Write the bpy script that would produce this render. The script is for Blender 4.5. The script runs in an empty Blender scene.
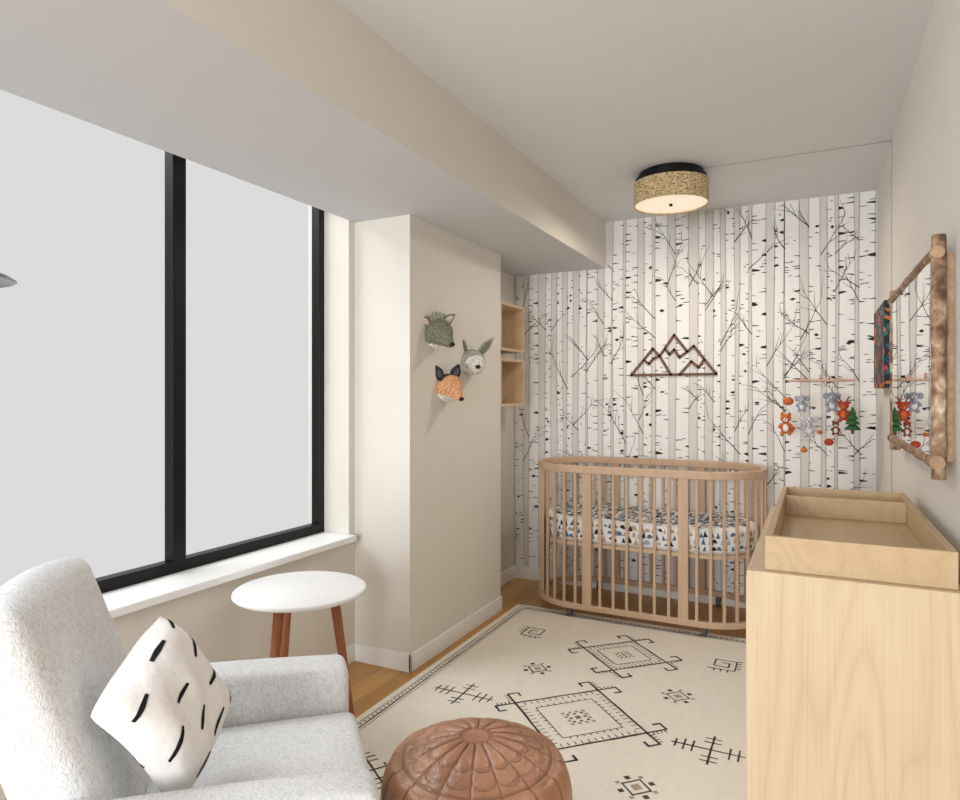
import bpy, math, random
from mathutils import Vector, Matrix
random.seed(7)
sc=bpy.context.scene
sc.view_settings.view_transform='Standard'
sc.view_settings.look='None'
COL=sc.collection
V=Vector
def lin(c):
    r=[]
    for x in c[:3]:
        x=x/255.0
        r.append(x/12.92 if x<=0.04045 else ((x+0.055)/1.055)**2.4)
    return (r[0],r[1],r[2],1.0)
# ---------------------------------------------------------------- materials
def newmat(name):
    m=bpy.data.materials.new(name); m.use_nodes=True
    nt=m.node_tree; b=nt.nodes['Principled BSDF']
    return m,nt,b
def mat(name,c,rough=0.6,metal=0.0,var=0.05,nscale=6.0,bump=0.0,bscale=200.0,spec=0.3,dist=0.002):
    m,nt,b=newmat(name)
    b.inputs['Roughness'].default_value=rough
    b.inputs['Metallic'].default_value=metal
    b.inputs['Specular IOR Level'].default_value=spec
    tc=nt.nodes.new('ShaderNodeTexCoord')
    n=nt.nodes.new('ShaderNodeTexNoise'); n.inputs['Scale'].default_value=nscale; n.inputs['Detail'].default_value=4
    nt.links.new(tc.outputs['Object'],n.inputs['Vector'])
    r=nt.nodes.new('ShaderNodeValToRGB')
    l=lin(c)
    r.color_ramp.elements[0].position=0.3; r.color_ramp.elements[1].position=0.7
    r.color_ramp.elements[0].color=tuple(x*(1-var) for x in l[:3])+(1,)
    r.color_ramp.elements[1].color=tuple(min(1,x*(1+var)) for x in l[:3])+(1,)
    nt.links.new(n.outputs['Fac'],r.inputs['Fac']); nt.links.new(r.outputs['Color'],b.inputs['Base Color'])
    if bump>0:
        n2=nt.nodes.new('ShaderNodeTexNoise'); n2.inputs['Scale'].default_value=bscale; n2.inputs['Detail'].default_value=3
        nt.links.new(tc.outputs['Object'],n2.inputs['Vector'])
        bp=nt.nodes.new('ShaderNodeBump'); bp.inputs['Strength'].default_value=bump; bp.inputs['Distance'].default_value=dist
        nt.links.new(n2.outputs['Fac'],bp.inputs['Height']); nt.links.new(bp.outputs['Normal'],b.inputs['Normal'])
    return m
def wood(name,c1,c2,scale=(6,6,0.7),rings=9.0,rough=0.45,fine=0.35,finev=None):
    m,nt,b=newmat(name); b.inputs['Roughness'].default_value=rough; b.inputs['Specular IOR Level'].default_value=0.3
    tc=nt.nodes.new('ShaderNodeTexCoord'); mp=nt.nodes.new('ShaderNodeMapping'); mp.inputs['Scale'].default_value=scale
    nt.links.new(tc.outputs['Object'],mp.inputs['Vector'])
    n=nt.nodes.new('ShaderNodeTexNoise'); n.inputs['Scale'].default_value=1.0; n.inputs['Detail'].default_value=1.0
    nt.links.new(mp.outputs['Vector'],n.inputs['Vector'])
    mu=nt.nodes.new('ShaderNodeMath'); mu.operation='MULTIPLY'; mu.inputs[1].default_value=rings
    nt.links.new(n.outputs['Fac'],mu.inputs[0])
    s=nt.nodes.new('ShaderNodeMath'); s.operation='PINGPONG'; s.inputs[1].default_value=0.5; nt.links.new(mu.outputs[0],s.inputs[0])
    iv=nt.nodes.new('ShaderNodeMath'); iv.operation='MULTIPLY'; iv.inputs[1].default_value=2.0; nt.links.new(s.outputs[0],iv.inputs[0])
    pw=nt.nodes.new('ShaderNodeMath'); pw.operation='POWER'; pw.inputs[1].default_value=0.35; nt.links.new(iv.outputs[0],pw.inputs[0])
    fv=finev or tuple(x*35 if x>1 else x*6 for x in scale)
    mp2=nt.nodes.new('ShaderNodeMapping'); mp2.inputs['Scale'].default_value=fv
    nt.links.new(tc.outputs['Object'],mp2.inputs['Vector'])
    n2=nt.nodes.new('ShaderNodeTexNoise'); n2.inputs['Scale'].default_value=1.0; n2.inputs['Detail'].default_value=3
    nt.links.new(mp2.outputs['Vector'],n2.inputs['Vector'])
    mx=nt.nodes.new('ShaderNodeMix'); mx.data_type='FLOAT'; mx.inputs[0].default_value=fine
    nt.links.new(pw.outputs[0],mx.inputs[2]); nt.links.new(n2.outputs['Fac'],mx.inputs[3])
    r=nt.nodes.new('ShaderNodeValToRGB'); r.color_ramp.elements[0].color=lin(c2); r.color_ramp.elements[1].color=lin(c1)
    r.color_ramp.elements[0].position=0.2; r.color_ramp.elements[1].position=0.75
    nt.links.new(mx.outputs[0],r.inputs['Fac']); nt.links.new(r.outputs['Color'],b.inputs['Base Color'])
    return m
# ---------------------------------------------------------------- mesh builder
class MB:
    def __init__(s): s.v=[]; s.f=[]; s.m=[]; s.s=[]
    def add(s,vs,fs,mi=0,sm=False):
        o=len(s.v); s.v+= [tuple(p) for p in vs]
        for f in fs: s.f.append(tuple(i+o for i in f)); s.m.append(mi); s.s.append(sm)
        return s
    def box(s,lo,hi,mi=0,M=None):
        x0,y0,z0=lo; x1,y1,z1=hi
        p=[V(q) for q in [(x0,y0,z0),(x1,y0,z0),(x1,y1,z0),(x0,y1,z0),(x0,y0,z1),(x1,y0,z1),(x1,y1,z1),(x0,y1,z1)]]
        if M is not None: p=[M@q for q in p]
        return s.add(p,[(3,2,1,0),(4,5,6,7),(0,1,5,4),(1,2,6,5),(2,3,7,6),(3,0,4,7)],mi)
    def sphere(s,c,r,mi=0,M=None,su=20,sv=12,point=0.0):
        c=V(c); vs=[];fs=[]
        for i in range(sv+1):
            ph=math.pi*i/sv
            for j in range(su):
                th=2*math.pi*j/su
                z=math.cos(ph); k=1.0-point*max(0,z)
                q=V((math.sin(ph)*math.cos(th)*r[0]*k,math.sin(ph)*math.sin(th)*r[1]*k,z*r[2]))
                if M is not None: q=M@q
                vs.append(c+q)
        for i in range(sv):
            for j in range(su):
                fs.append((i*su+j,(i+1)*su+j,(i+1)*su+(j+1)%su,i*su+(j+1)%su))
        return s.add(vs,fs,mi,True)
    def tube(s,path,rad,mi=0,seg=10,cap=True,flat=1.0,noise=0.0):
        path=[V(p) for p in path]
        if not hasattr(rad,'__len__'): rad=[rad]*len(path)
        n=len(path); vs=[];fs=[]
        t0=(path[1]-path[0]).normalized()
        up=V((0,0,1)) if abs(t0.z)<0.9 else V((1,0,0))
        for i,p in enumerate(path):
            if i==0: t=path[1]-path[0]
            elif i==n-1: t=path[-1]-path[-2]
            else: t=path[i+1]-path[i-1]
            t.normalize()
            a=t.cross(up).normalized(); b=a.cross(t).normalized()
            for j in range(seg):
                th=2*math.pi*j/seg
                rr=rad[i]*(1+noise*(random.random()-0.5))
                vs.append(p+a*math.cos(th)*rr+b*math.sin(th)*rr*flat)
        for i in range(n-1):
            for j in range(seg):
                fs.append((i*seg+j,i*seg+(j+1)%seg,(i+1)*seg+(j+1)%seg,(i+1)*seg+j))
        s.add(vs,fs,mi,True)
        if cap:
            o=len(s.v)-len(vs)
            s.f.append(tuple(o+j for j in reversed(range(seg)))); s.m.append(mi); s.s.append(False)
            s.f.append(tuple(o+(n-1)*seg+j for j in range(seg))); s.m.append(mi); s.s.append(False)
        return s
    def lathe(s,prof,c=(0,0,0),mi=0,seg=48,sm=True):
        vs=[];fs=[];c=V(c)
        for r,z in prof:
            for j in range(seg):
                th=2*math.pi*j/seg; vs.append(c+V((r*math.cos(th),r*math.sin(th),z)))
        for i in range(len(prof)-1):
            for j in range(seg):
                fs.append((i*seg+j,i*seg+(j+1)%seg,(i+1)*seg+(j+1)%seg,(i+1)*seg+j))
        return s.add(vs,fs,mi,sm)
    def softbox(s,lo,hi,r,mi=0,M=None,n=10,puff=(0,0,0)):
        lo=V(lo);hi=V(hi);c=(lo+hi)/2;h=(hi-lo)/2
        def mp(t,hh):   # t in [-1,1], dense near edges
            a=abs(t); sg=1 if t>=0 else -1
            inner=max(hh-r,0)/hh
            return sg*(a/0.5*inner if a<=0.5 else inner+(a-0.5)/0.5*(1-inner))
        vs=[];fs=[]
        for ax in range(3):
            for sg in (-1,1):
                o=len(vs)
                for i in range(n+1):
                    for j in range(n+1):
                        a=-1+2*i/n; b=-1+2*j/n
                        p=[0,0,0]; p[ax]=sg*h[ax]
                        u=(ax+1)%3; w=(ax+2)%3
                        p[u]=mp(a,h[u])*h[u]; p[w]=mp(b,h[w])*h[w]
                        inn=V([max(-(h[k]-r),min(h[k]-r,p[k])) for k in range(3)])
                        d=V(p)-inn
                        if d.length>1e-9: d=d.normalized()*r
                        q=inn+d
                        for k in range(3):
                            if puff[k]:
                                u2=(k+1)%3;w2=(k+2)%3
                                q[k]+=puff[k]*(q[k]/h[k])*max(0,(1-(q[u2]/h[u2])**2))*max(0,(1-(q[w2]/h[w2])**2))
                        q=q+c
                        if M is not None: q=M@q
                        vs.append(q)
                for i in range(n):
                    for j in range(n):
                        k=o+i*(n+1)+j
                        f=(k,k+n+1,k+n+2,k+1)
                        fs.append(f if sg>0 else f[::-1])
        return s.add(vs,fs,mi,True)
    def stroke(s,pts,w,mi,O,U,W,off):
        O=V(O);U=V(U);W=V(W);N=U.cross(W).normalized()*off
        if not hasattr(w,'__len__'): w=[w]*len(pts)
        for i in range(len(pts)-1):
            a=V((pts[i][0],pts[i][1]));b=V((pts[i+1][0],pts[i+1][1]))
            d=(b-a)
            if d.length<1e-6: continue
            d.normalize(); n=V((-d.y,d.x)); e=d*w[i]*0.3
            q=[a-e+n*w[i]/2,a-e-n*w[i]/2,b+e-n*w[i+1]/2,b+e+n*w[i+1]/2]
            s.add([O+U*p.x+W*p.y+N for p in q],[(0,1,2,3)],mi)
    def poly(s,pts,mi,O,U,W,off):
        O=V(O);U=V(U);W=V(W);N=U.cross(W).normalized()*off
        s.add([O+U*p[0]+W*p[1]+N for p in pts],[tuple(range(len(pts)))],mi)
    def obj(s,name,mats,parent=None,world=True,bevel=0.0,merge=False,sub=0):
        me=bpy.data.meshes.new(name); me.from_pydata(s.v,[],s.f)
        for m in (mats if isinstance(mats,(list,tuple)) else [mats]): me.materials.append(m)
        for i,p in enumerate(me.polygons): p.material_index=s.m[i]; p.use_smooth=s.s[i]
        if merge:
            import bmesh
            bm=bmesh.new(); bm.from_mesh(me); bmesh.ops.remove_doubles(bm,verts=bm.verts,dist=0.0002)
            bmesh.ops.recalc_face_normals(bm,faces=bm.faces); bm.to_mesh(me); bm.free()
        me.update()
        o=bpy.data.objects.new(name,me); COL.objects.link(o)
        if parent is not None:
            o.parent=parent
            if world: o.matrix_parent_inverse=PM[parent.name].inverted()
        if bevel>0:
            b=o.modifiers.new('bevel','BEVEL'); b.width=bevel; b.segments=2; b.limit_method='ANGLE'
        if sub:
            b=o.modifiers.new('sub','SUBSURF'); b.levels=sub; b.render_levels=sub
        return o
PM={}
def thing(name,label,cat,loc,rot=0.0,group=None):
    e=bpy.data.objects.new(name,None); COL.objects.link(e)
    e.empty_display_size=0.1; e.location=loc; e.rotation_euler=(0,0,rot)
    PM[e.name]=Matrix.Translation(V(loc))@Matrix.Rotation(rot,4,'Z')
    tag(e,label,cat,group); return e
def tag(o,label,cat,group=None):
    o['label']=label; o['category']=cat
    if group: o['group']=group
def struct(o): o['kind']='structure'; return o

CE=2.55; SO=2.23; XW=-2.095; XR=0.325; YB=4.53; XB=-1.30; YN=-1.2; YC=3.80
# ---------------------------------------------------------------- common materials
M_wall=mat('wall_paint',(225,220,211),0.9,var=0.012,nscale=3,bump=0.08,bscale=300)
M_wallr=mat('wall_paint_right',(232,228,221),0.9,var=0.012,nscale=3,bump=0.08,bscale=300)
M_ceil=mat('ceiling_paint',(227,227,228),0.95,var=0.01,nscale=2)
M_sof=mat('soffit_underside_shade',(210,211,212),0.95,var=0.01,nscale=2)  # wall paint greyed, putting the underside's shade into its colour
M_white=mat('white_trim',(243,243,242),0.45,var=0.01)
M_black=mat('black_frame',(7,7,8),0.4,var=0.1)
M_seam=mat('seam_grey',(168,162,158),0.9)
M_oak=wood('pale_oak',(216,196,166),(198,173,140),scale=(4.2,4.2,0.36),rings=20,fine=0.60,finev=(240,240,3))
M_oakh=wood('pale_oak_lengthwise',(204,178,142),(186,158,120),scale=(4.5,0.4,4.5),rings=12,fine=0.65,finev=(170,4,170))
M_crib=wood('crib_beech',(212,182,154),(194,162,134),scale=(8,8,1),rings=2,fine=0.6)
M_shelf=wood('shelf_wood',(216,188,156),(196,164,130),scale=(5,0.9,5),rings=3,fine=0.5)
M_leg=wood('walnut_leg',(172,108,72),(140,82,52),scale=(12,12,1),rings=2,fine=0.6)
# ---------------------------------------------------------------- floor
fm,nt,b=newmat('oak_floor'); b.inputs['Roughness'].default_value=0.35
tc=nt.nodes.new('ShaderNodeTexCoord'); mp=nt.nodes.new('ShaderNodeMapping'); mp.inputs['Rotation'].default_value=(0,0,math.pi/2)
nt.links.new(tc.outputs['Object'],mp.inputs['Vector'])
br=nt.nodes.new('ShaderNodeTexBrick'); br.inputs['Scale'].default_value=1.0; br.inputs['Brick Width'].default_value=1.1; br.inputs['Row Height'].default_value=0.12
br.inputs['Mortar Size'].default_value=0.0012; br.inputs['Color1'].default_value=lin((208,158,88)); br.inputs['Color2'].default_value=lin((184,134,68)); br.inputs['Mortar'].default_value=lin((120,86,50))
nt.links.new(mp.outputs['Vector'],br.inputs['Vector'])
mp2=nt.nodes.new('ShaderNodeMapping'); mp2.inputs['Scale'].default_value=(40,2.5,1); nt.links.new(tc.outputs['Object'],mp2.inputs['Vector'])
n=nt.nodes.new('ShaderNodeTexNoise'); n.inputs['Scale'].default_value=1; n.inputs['Detail'].default_value=5; nt.links.new(mp2.outputs['Vector'],n.inputs['Vector'])
mr=nt.nodes.new('ShaderNodeMapRange'); mr.inputs['To Min'].default_value=0.75; mr.inputs['To Max'].default_value=1.2; nt.links.new(n.outputs['Fac'],mr.inputs['Value'])
vm=nt.nodes.new('ShaderNodeVectorMath'); vm.operation='SCALE'; nt.links.new(br.outputs['Color'],vm.inputs[0]); nt.links.new(mr.outputs[0],vm.inputs['Scale'])
nt.links.new(vm.outputs[0],b.inputs['Base Color'])
struct(MB().box((-2.4,YN,-0.1),(0.45,4.65,0)).obj('floor',fm))
struct(MB().box((-2.4,YN,CE),(0.45,4.65,CE+0.1)).obj('ceiling',M_ceil))
struct(MB().box((XR,YN,0),(XR+0.1,4.65,CE)).obj('wall_right',M_wallr))
HD=2.47; XO=-2.30
w=MB().box((XO,YN,0),(XW,2.75,0.62)).box((XO,YN,HD),(XW,2.75,CE)).box((XO,2.70,0.62),(XW,2.75,HD)).box((XO,YN,0.62),(XW,-0.75,HD))
struct(w.obj('wall_left',M_wall))
struct(MB().box((-2.4,2.75,0),(-1.764,YC,SO)).obj('wall_column',M_wall))
struct(MB().box((-2.4,YC,0),(-1.99,4.65,SO)).obj('wall_recess',M_wall))
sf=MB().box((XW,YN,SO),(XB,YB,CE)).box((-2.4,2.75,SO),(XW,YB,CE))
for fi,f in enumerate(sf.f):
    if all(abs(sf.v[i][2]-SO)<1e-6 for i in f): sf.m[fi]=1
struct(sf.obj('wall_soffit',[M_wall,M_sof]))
struct(MB().box((-0.62,3.675,CE-0.003),(XR,3.680,CE)).box((XR-0.003,3.675,0.0),(XR,3.680,CE)).obj('seam_shadow_strip',M_seam))  # flat grey strip painted in for the thin shadow gap at the seam
bb=0.09
struct(MB().box((-1.764,2.738,0),(-1.752,YC,bb)).box((XW,2.738,0),(-1.752,2.75,bb)).obj('baseboard_column',M_white,bevel=0.003))
struct(MB().box((XW,YN,0),(XW+0.012,2.738,bb)).obj('baseboard_left',M_white,bevel=0.003))
struct(MB().box((-1.99,YC,0),(-1.978,YB-0.012,bb)).obj('baseboard_recess',M_white,bevel=0.003))
struct(MB().box((-1.99,YB-0.012,0),(XR,YB,bb)).obj('baseboard_back',M_white,bevel=0.003))
struct(MB().box((XR-0.012,YN,0),(XR,YB-0.012,bb)).obj('baseboard_right',M_white,bevel=0.003))
# ---------------------------------------------------------------- window
struct(MB().box((-2.25,-0.75,0.62),(-2.045,2.70,0.65)).obj('trim_2',M_white,bevel=0.004))
fr=MB(); x0,x1=-2.30,-2.25
fr.box((x0,-0.75,0.62),(x1,2.70,0.695)); fr.box((x0,-0.75,2.41),(x1,2.70,HD))
for a,b_ in ((2.660,2.70),(1.797,1.858),(0.83,0.905),(-0.1,-0.025),(-0.75,-0.69)): fr.box((x0,a,0.695),(x1,b_,2.41))
win=struct(fr.obj('window_1',M_black,bevel=0.002))
gm,nt,b=newmat('window_glass'); nt.nodes.remove(b); out=nt.nodes['Material Output']
tr=nt.nodes.new('ShaderNodeBsdfTransparent'); tr.inputs['Color'].default_value=(0.985,0.985,0.985,1)
nt.links.new(tr.outputs[0],out.inputs[0])
for a,b_ in ((1.858,2.660),(0.905,1.797),(-0.025,0.83),(-0.69,-0.1)):
    g=MB().add([(-2.29,a,0.695),(-2.29,b_,0.695),(-2.29,b_,2.41),(-2.29,a,2.41)],[(0,1,2,3)]).obj('window_pane',gm,parent=None)
    g.parent=win; g['kind']='structure'
# ---------------------------------------------------------------- wallpapered back wall
M_bg=mat('paper_background',(222,218,214),0.9,var=0.01)
M_tr=mat('paper_trunk',(243,242,240),0.9,var=0.01)
M_ed=mat('paper_trunk_edge',(192,186,181),0.9,var=0.1,nscale=30)
M_ink=mat('paper_ink',(52,47,44),0.9,var=0.35,nscale=20)
M_twig=mat('paper_twig',(108,90,80),0.9,var=0.2,nscale=20)
wb=MB().box((-2.4,YB,0),(0.45,4.65,CE))
O=V((0,YB,0));U=V((1,0,0));W=V((0,0,1))
XL=-1.985
def ztop(x): return SO if x<XB+0.0 else CE
def clipok(x,z): return XL<x<XR-0.004 and bb<z<ztop(x)-0.003
trunks=[];x=XL+0.035
while x<XR-0.03:
    wd=random.choice([0.045,0.055,0.065,0.075,0.085])
    if x+wd/2>XR-0.004: break
    trunks.append((x,wd)); x+=wd+random.uniform(0.018,0.050)
for x,wd in trunks:
    top=min(ztop(x-wd/2),ztop(x+wd/2)); ph=random.uniform(0,6)
    N=14; L=[];R=[]
    for i in range(N+1):
        z=bb+0.001+(top-0.003-bb)*i/N
        dx=0.004*math.sin(ph+z*3); ww=wd*(1.06-0.1*i/N)
        L.append((x+dx-ww/2,z)); R.append((x+dx+ww/2,z))
    for i in range(N):
        wb.poly([L[i],R[i],R[i+1],L[i+1]],1,O,U,W,0.0008)
    wb.stroke(L,0.007,2,O,U,W,0.0012); wb.stroke(R,0.005,2,O,U,W,0.0012)
    z=bb+0.02
    while z<top-0.03:
        z+=random.expovariate(1/0.038)
        if z>top-0.02: break
        side=random.choice([-1,-1,1,1,0]); ln=wd*random.uniform(0.2,0.65); th=random.uniform(0.0040,0.008)
        if random.random()<0.13: th=random.uniform(0.012,0.024); ln=wd*random.uniform(0.35,0.65)
        sl=random.uniform(-0.08,0.12)*ln
        if side==0:
            c=x+random.uniform(-.2,.2)*wd; ln=min(ln,wd*0.45)
            pts=[(c-ln/2,z),(c,z-th/2),(c+ln/2,z+sl),(c,z+th/2)]
        else:
            e=x+side*wd*0.49
            pts=[(e,z-th/2),(e-side*ln*0.6,z-th*0.3+sl),(e-side*ln,z+sl),(e-side*ln*.5,z+th*0.4+sl),(e,z+th/2)]
            if side>0: pts=pts[::-1]
        wb.poly(pts,3,O,U,W,0.0016)
def branch(x,z,ang,ln,w,depth):
    pts=[(x,z)];ws=[w]; n=6
    for i in range(n):
        ang+=random.uniform(-0.12,0.12)
        x+=math.cos(ang)*ln/n; z+=math.sin(ang)*ln/n
        if not clipok(x,z): break
        pts.append((x,z)); ws.append(w*(1-0.75*(i+1)/n))
        if depth>0 and i>=1 and random.random()<0.65:
            branch(x,z,ang+random.choice([-1,1])*random.uniform(0.3,0.55),ln*random.uniform(0.3,0.5),w*0.6,depth-1)
    if len(pts)>1: wb.stroke(pts,ws,random.choice([3,4,4]),O,U,W,0.002)
for k in range(92):
    x,wd=random.choice(trunks); z=random.uniform(0.2,2.4)
    sg=random.choice([-1,1]); a=random.uniform(0.75,1.2)
    branch(x+sg*wd/2,z,a if sg>0 else math.pi-a,random.uniform(0.12,0.30),0.0060,1)
struct(wb.obj('wall_back',[M_bg,M_tr,M_ed,M_ink,M_twig]))
# ---------------------------------------------------------------- rug
M_rug=mat('rug_wool',(232,225,212),0.95,var=0.04,nscale=60,bump=0.4,bscale=350)
M_rk=mat('rug_charcoal',(80,73,70),0.95,var=0.4,nscale=160)
M_rb=mat('rug_taupe',(172,156,138),0.95,var=0.15,nscale=80)
RX,RY,RW,RH=-0.88,2.66,0.82,1.27
rg=MB(); rg.box((RX-RW,RY-RH,0.0),(RX+RW,RY+RH,0.010))
RO=V((RX,RY,0.010));RU=V((1,0,0));RV=V((0,1,0))
def rs(pts,w=0.012,mi=1):
    # slightly hand-drawn: split long runs and jitter the width
    out=[pts[0]];ws=[w*0.8*random.uniform(.75,1.15)]
    for p in pts[1:]:
        q=out[-1]; n=max(1,int(math.hypot(p[0]-q[0],p[1]-q[1])/0.05))
        for i in range(1,n+1):
            t=i/n; j=0.0012 if 0<i<n else 0
            out.append((q[0]+(p[0]-q[0])*t+random.uniform(-j,j),q[1]+(p[1]-q[1])*t+random.uniform(-j,j))); ws.append(w*0.8*random.uniform(.75,1.15))
    rg.stroke(out,ws,mi,RO,RU,RV,0.0006)
def rp(pts,mi=1): rg.poly(pts,mi,RO,RU,RV,0.0007)
def dia(cx,cy,a,b,w=0.012,mi=1): rs([(cx-a,cy),(cx,cy+b),(cx+a,cy),(cx,cy-b),(cx-a,cy)],w,mi)
def diaf(cx,cy,a,b,mi=1): rp([(cx-a,cy),(cx,cy-b),(cx+a,cy),(cx,cy+b)],mi)
for ins,wd in ((0.035,0.006),(0.06,0.010),(0.075,0.004)):
    a=RW-ins;b_=RH-ins; rs([(-a,-b_),(a,-b_),(a,b_),(-a,b_),(-a,-b_)],wd)
k=-RH+0.09
while k<RH-0.09:
    for sx in (-1,1): diaf(sx*(RW-0.047),k,0.006,0.007,1)
    k+=0.028
k=-RW+0.09
while k<RW-0.09:
    for sy in (-1,1): diaf(k,sy*(RH-0.047),0.007,0.006,1)
    k+=0.028
def bigdia(cx,cy,a):
    w=0.014
    dia(cx,cy,a,a,w)
    def serr(A,n,l,w_,mi=1):
        for sx in (-1,1):
            for sy in (-1,1):
                for t in range(1,n):
                    f=t/n; px=cx+sx*A*f; py=cy+sy*A*(1-f)
                    rs([(px,py),(px-sx*l,py-sy*l)],w_,mi)
    serr(a*0.95,13,0.014,0.006)
    dia(cx,cy,a*0.66,a*0.66,0.006); serr(a*0.66,9,-0.010,0.006)
    for sx,sy in ((1,0),(-1,0),(0,1),(0,-1)):
        tx=cx+sx*a;ty=cy+sy*a; px_,py_=-sy,sx
        for q in (-1,1):
            e=0.085
            p1=(tx,ty)
            p2=(tx+(sx+px_*q)*e*0.75,ty+(sy+py_*q)*e*0.75)
            p3=(p2[0]+(-sx+px_*q)*0.035,p2[1]+(-sy+py_*q)*0.035)
            p4=(p3[0]-(sx+px_*q)*0.022,p3[1]-(sy+py_*q)*0.022)
            rs([p1,p2,p3,p4],w)
            for t in (0.25,0.45,0.65,0.85):
                m=(p1[0]+(p2[0]-p1[0])*t,p1[1]+(p2[1]-p1[1])*t)
                rs([m,(m[0]+(sx-px_*q)*0.014,m[1]+(sy-py_*q)*0.014)],0.007)
    u=a*0.060
    for i in range(-3,4):
        for j in range(-3,4):
            d=abs(i)+abs(j)
            if d==3: diaf(cx+i*u*1.3,cy+j*u*1.3,u*0.66,u*0.66,2)
            elif d==2: diaf(cx+i*u*1.3,cy+j*u*1.3,u*0.5,u*0.5,1)
    diaf(cx,cy,u*1.1,u*1.1,2); diaf(cx,cy,u*0.5,u*0.5,1)
bigdia(0.0,0,0.285)
for sy in (-1,1): bigdia(0,sy*0.745,0.215)
def comb(cx,cy,s,ang):
    c,s_=math.cos(ang),math.sin(ang)
    def T(p): return (cx+(p[0]*c-p[1]*s_)*s,cy+(p[0]*s_+p[1]*c)*s)
    rs([T((-1,0)),T((1,0))],0.010); rs([T((0,-0.75)),T((0,0.75))],0.010)
    for t in (-0.9,-0.68,-0.46,0.46,0.68,0.9):
        h=0.28 if abs(t)<0.8 else 0.2
        rs([T((t,-h)),T((t,h))],0.009)
    for t in (-0.6,-0.38,0.38,0.6):
        rs([T((-0.2,t)),T((0.2,t))],0.009)
for sx in (-1,1):
    comb(sx*0.53,-0.02,0.145,0.0)
    comb(sx*0.53,-0.70,0.13,0.6*sx)
def square(cx,cy,s):
    dia(cx,cy,s,s,0.009); diaf(cx,cy,s*0.45,s*0.45,2)
    for sx in (-1,1):
        for sy in (-1,1):
            diaf(cx+sx*s*0.85,cy+sy*s*0.85,s*0.28,s*0.28,1)
    for sx,sy in ((1,0),(-1,0),(0,1),(0,-1)): diaf(cx+sx*s*1.3,cy+sy*s*1.3,s*0.22,s*0.22,2)
for sx in (-1,1):
    for sy in (-1,1): square(sx*0.335,sy*0.385,0.05)
def spiral(cx,cy,s,sx):
    q=[(-1,-1),(1,-1),(1,1),(-0.6,1),(-0.6,-0.4),(0.5,-0.4),(0.5,0.45),(-0.1,0.45)]
    rs([(cx+p[0]*s*sx,cy+p[1]*s) for p in q],0.010)
    for t in (-0.5,0.0,0.5,1.0): rs([(cx+sx*s,cy+t*s),(cx+sx*s*1.4,cy+t*s+0.01)],0.009)
    for t in (-0.5,0.0,0.5): rs([(cx+t*s,cy-s),(cx+t*s,cy-1.4*s)],0.009)
for sx in (-1,1):
    for sy in (-1,1): spiral(sx*(0.53 if sx<0 else 0.47),sy*0.84,0.062,sx)
rug=rg.obj('rug',[M_rug,M_rk,M_rb]); tag(rug,'cream wool area rug with charcoal tribal diamonds','rug')
# ---------------------------------------------------------------- crib
CX,CY,CA,CBd,CZ=-0.94,4.175,0.68,0.32,0.925
crib=thing('crib','oval beech wood crib with slatted sides on casters','crib',(CX,CY,0))
def stad(s,a=CA,b=CBd):
    st=a-b; L=4*st+2*math.pi*b; d=(s%1)*L
    if d<2*st: return V((-st+d,-b,0)),V((0,-1,0))
    d-=2*st
    if d<math.pi*b:
        t=-math.pi/2+d/b; return V((st+b*math.cos(t),b*math.sin(t),0)),V((math.cos(t),math.sin(t),0))
    d-=math.pi*b
    if d<2*st: return V((st-d,b,0)),V((0,1,0))
    d-=2*st; t=math.pi/2+d/b
    return V((-st+b*math.cos(t),b*math.sin(t),0)),V((math.cos(t),math.sin(t),0))
def ring(z0,z1,th,name):
    m=MB();N=120;vs=[];fs=[]
    for i in range(N):
        p,n=stad(i/N)
        for o,z in ((-th/2,z0),(th/2,z0),(th/2,z1),(-th/2,z1)): vs.append(V((CX,CY,z))+p+n*o)
    for i in range(N):
        j=(i+1)%N
        for k in range(4): fs.append((i*4+k,j*4+k,j*4+(k+1)%4,i*4+(k+1)%4))
    m.add(vs,fs,0); return m.obj(name,M_crib,parent=crib,bevel=0.005)
ring(CZ-0.045,CZ,0.028,'top_rail'); ring(0.060,0.095,0.026,'bottom_rail')
L=4*(CA-CBd)+2*math.pi*CBd
def sx_to_s(xl): return (xl+(CA-CBd))/L
posts=[sx_to_s(-0.28),sx_to_s(0.28)]
st2=2*(CA-CBd)
posts+=[(st2+math.pi*CBd/2)/L,(st2+math.pi*CBd+(CA-CBd)-0.28)/L,(st2+math.pi*CBd+(CA-CBd)+0.28)/L,(2*st2+1.5*math.pi*CBd)/L]
posts.sort()
def bar(s,w,t,name,me=None):
    p,n=stad(s)
    if me is None:
        o=MB().box((-t/2,-w/2,0.09),(t/2,w/2,CZ-0.04)).obj(name,M_crib,bevel=0.003)
    else:
        o=bpy.data.objects.new(name,me.data); COL.objects.link(o)
        bv=o.modifiers.new('bevel','BEVEL'); bv.width=0.003; bv.segments=2
    o.parent=crib; o.location=p; o.rotation_euler=(0,0,math.atan2(n.y,n.x)); return o
mp_=None;ms_=None
for i,s in enumerate(posts):
    o=bar(s,0.056,0.022,'post',mp_); mp_=mp_ or o
for i,s in enumerate(posts):
    nx=posts[(i+1)%len(posts)]+(1 if i==len(posts)-1 else 0)
    n=round((nx-s)*L/0.077)
    for k in range(1,n):
        o=bar(s+(nx-s)*k/n,0.017,0.014,'slat',ms_); ms_=ms_ or o
M_mb=mat('support_board',(214,186,156),0.6)
m=MB();N=60;a,b2=CA-0.03,CBd-0.03
pp=[stad(i/N,a,b2)[0] for i in range(N)]
vs=[V((CX,CY,0.435))+p for p in pp]+[V((CX,CY,0.455))+p for p in pp]
m.add(vs,[tuple(reversed(range(N))),tuple(range(N,2*N))]+[(i,(i+1)%N,N+(i+1)%N,N+i) for i in range(N)])
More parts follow.
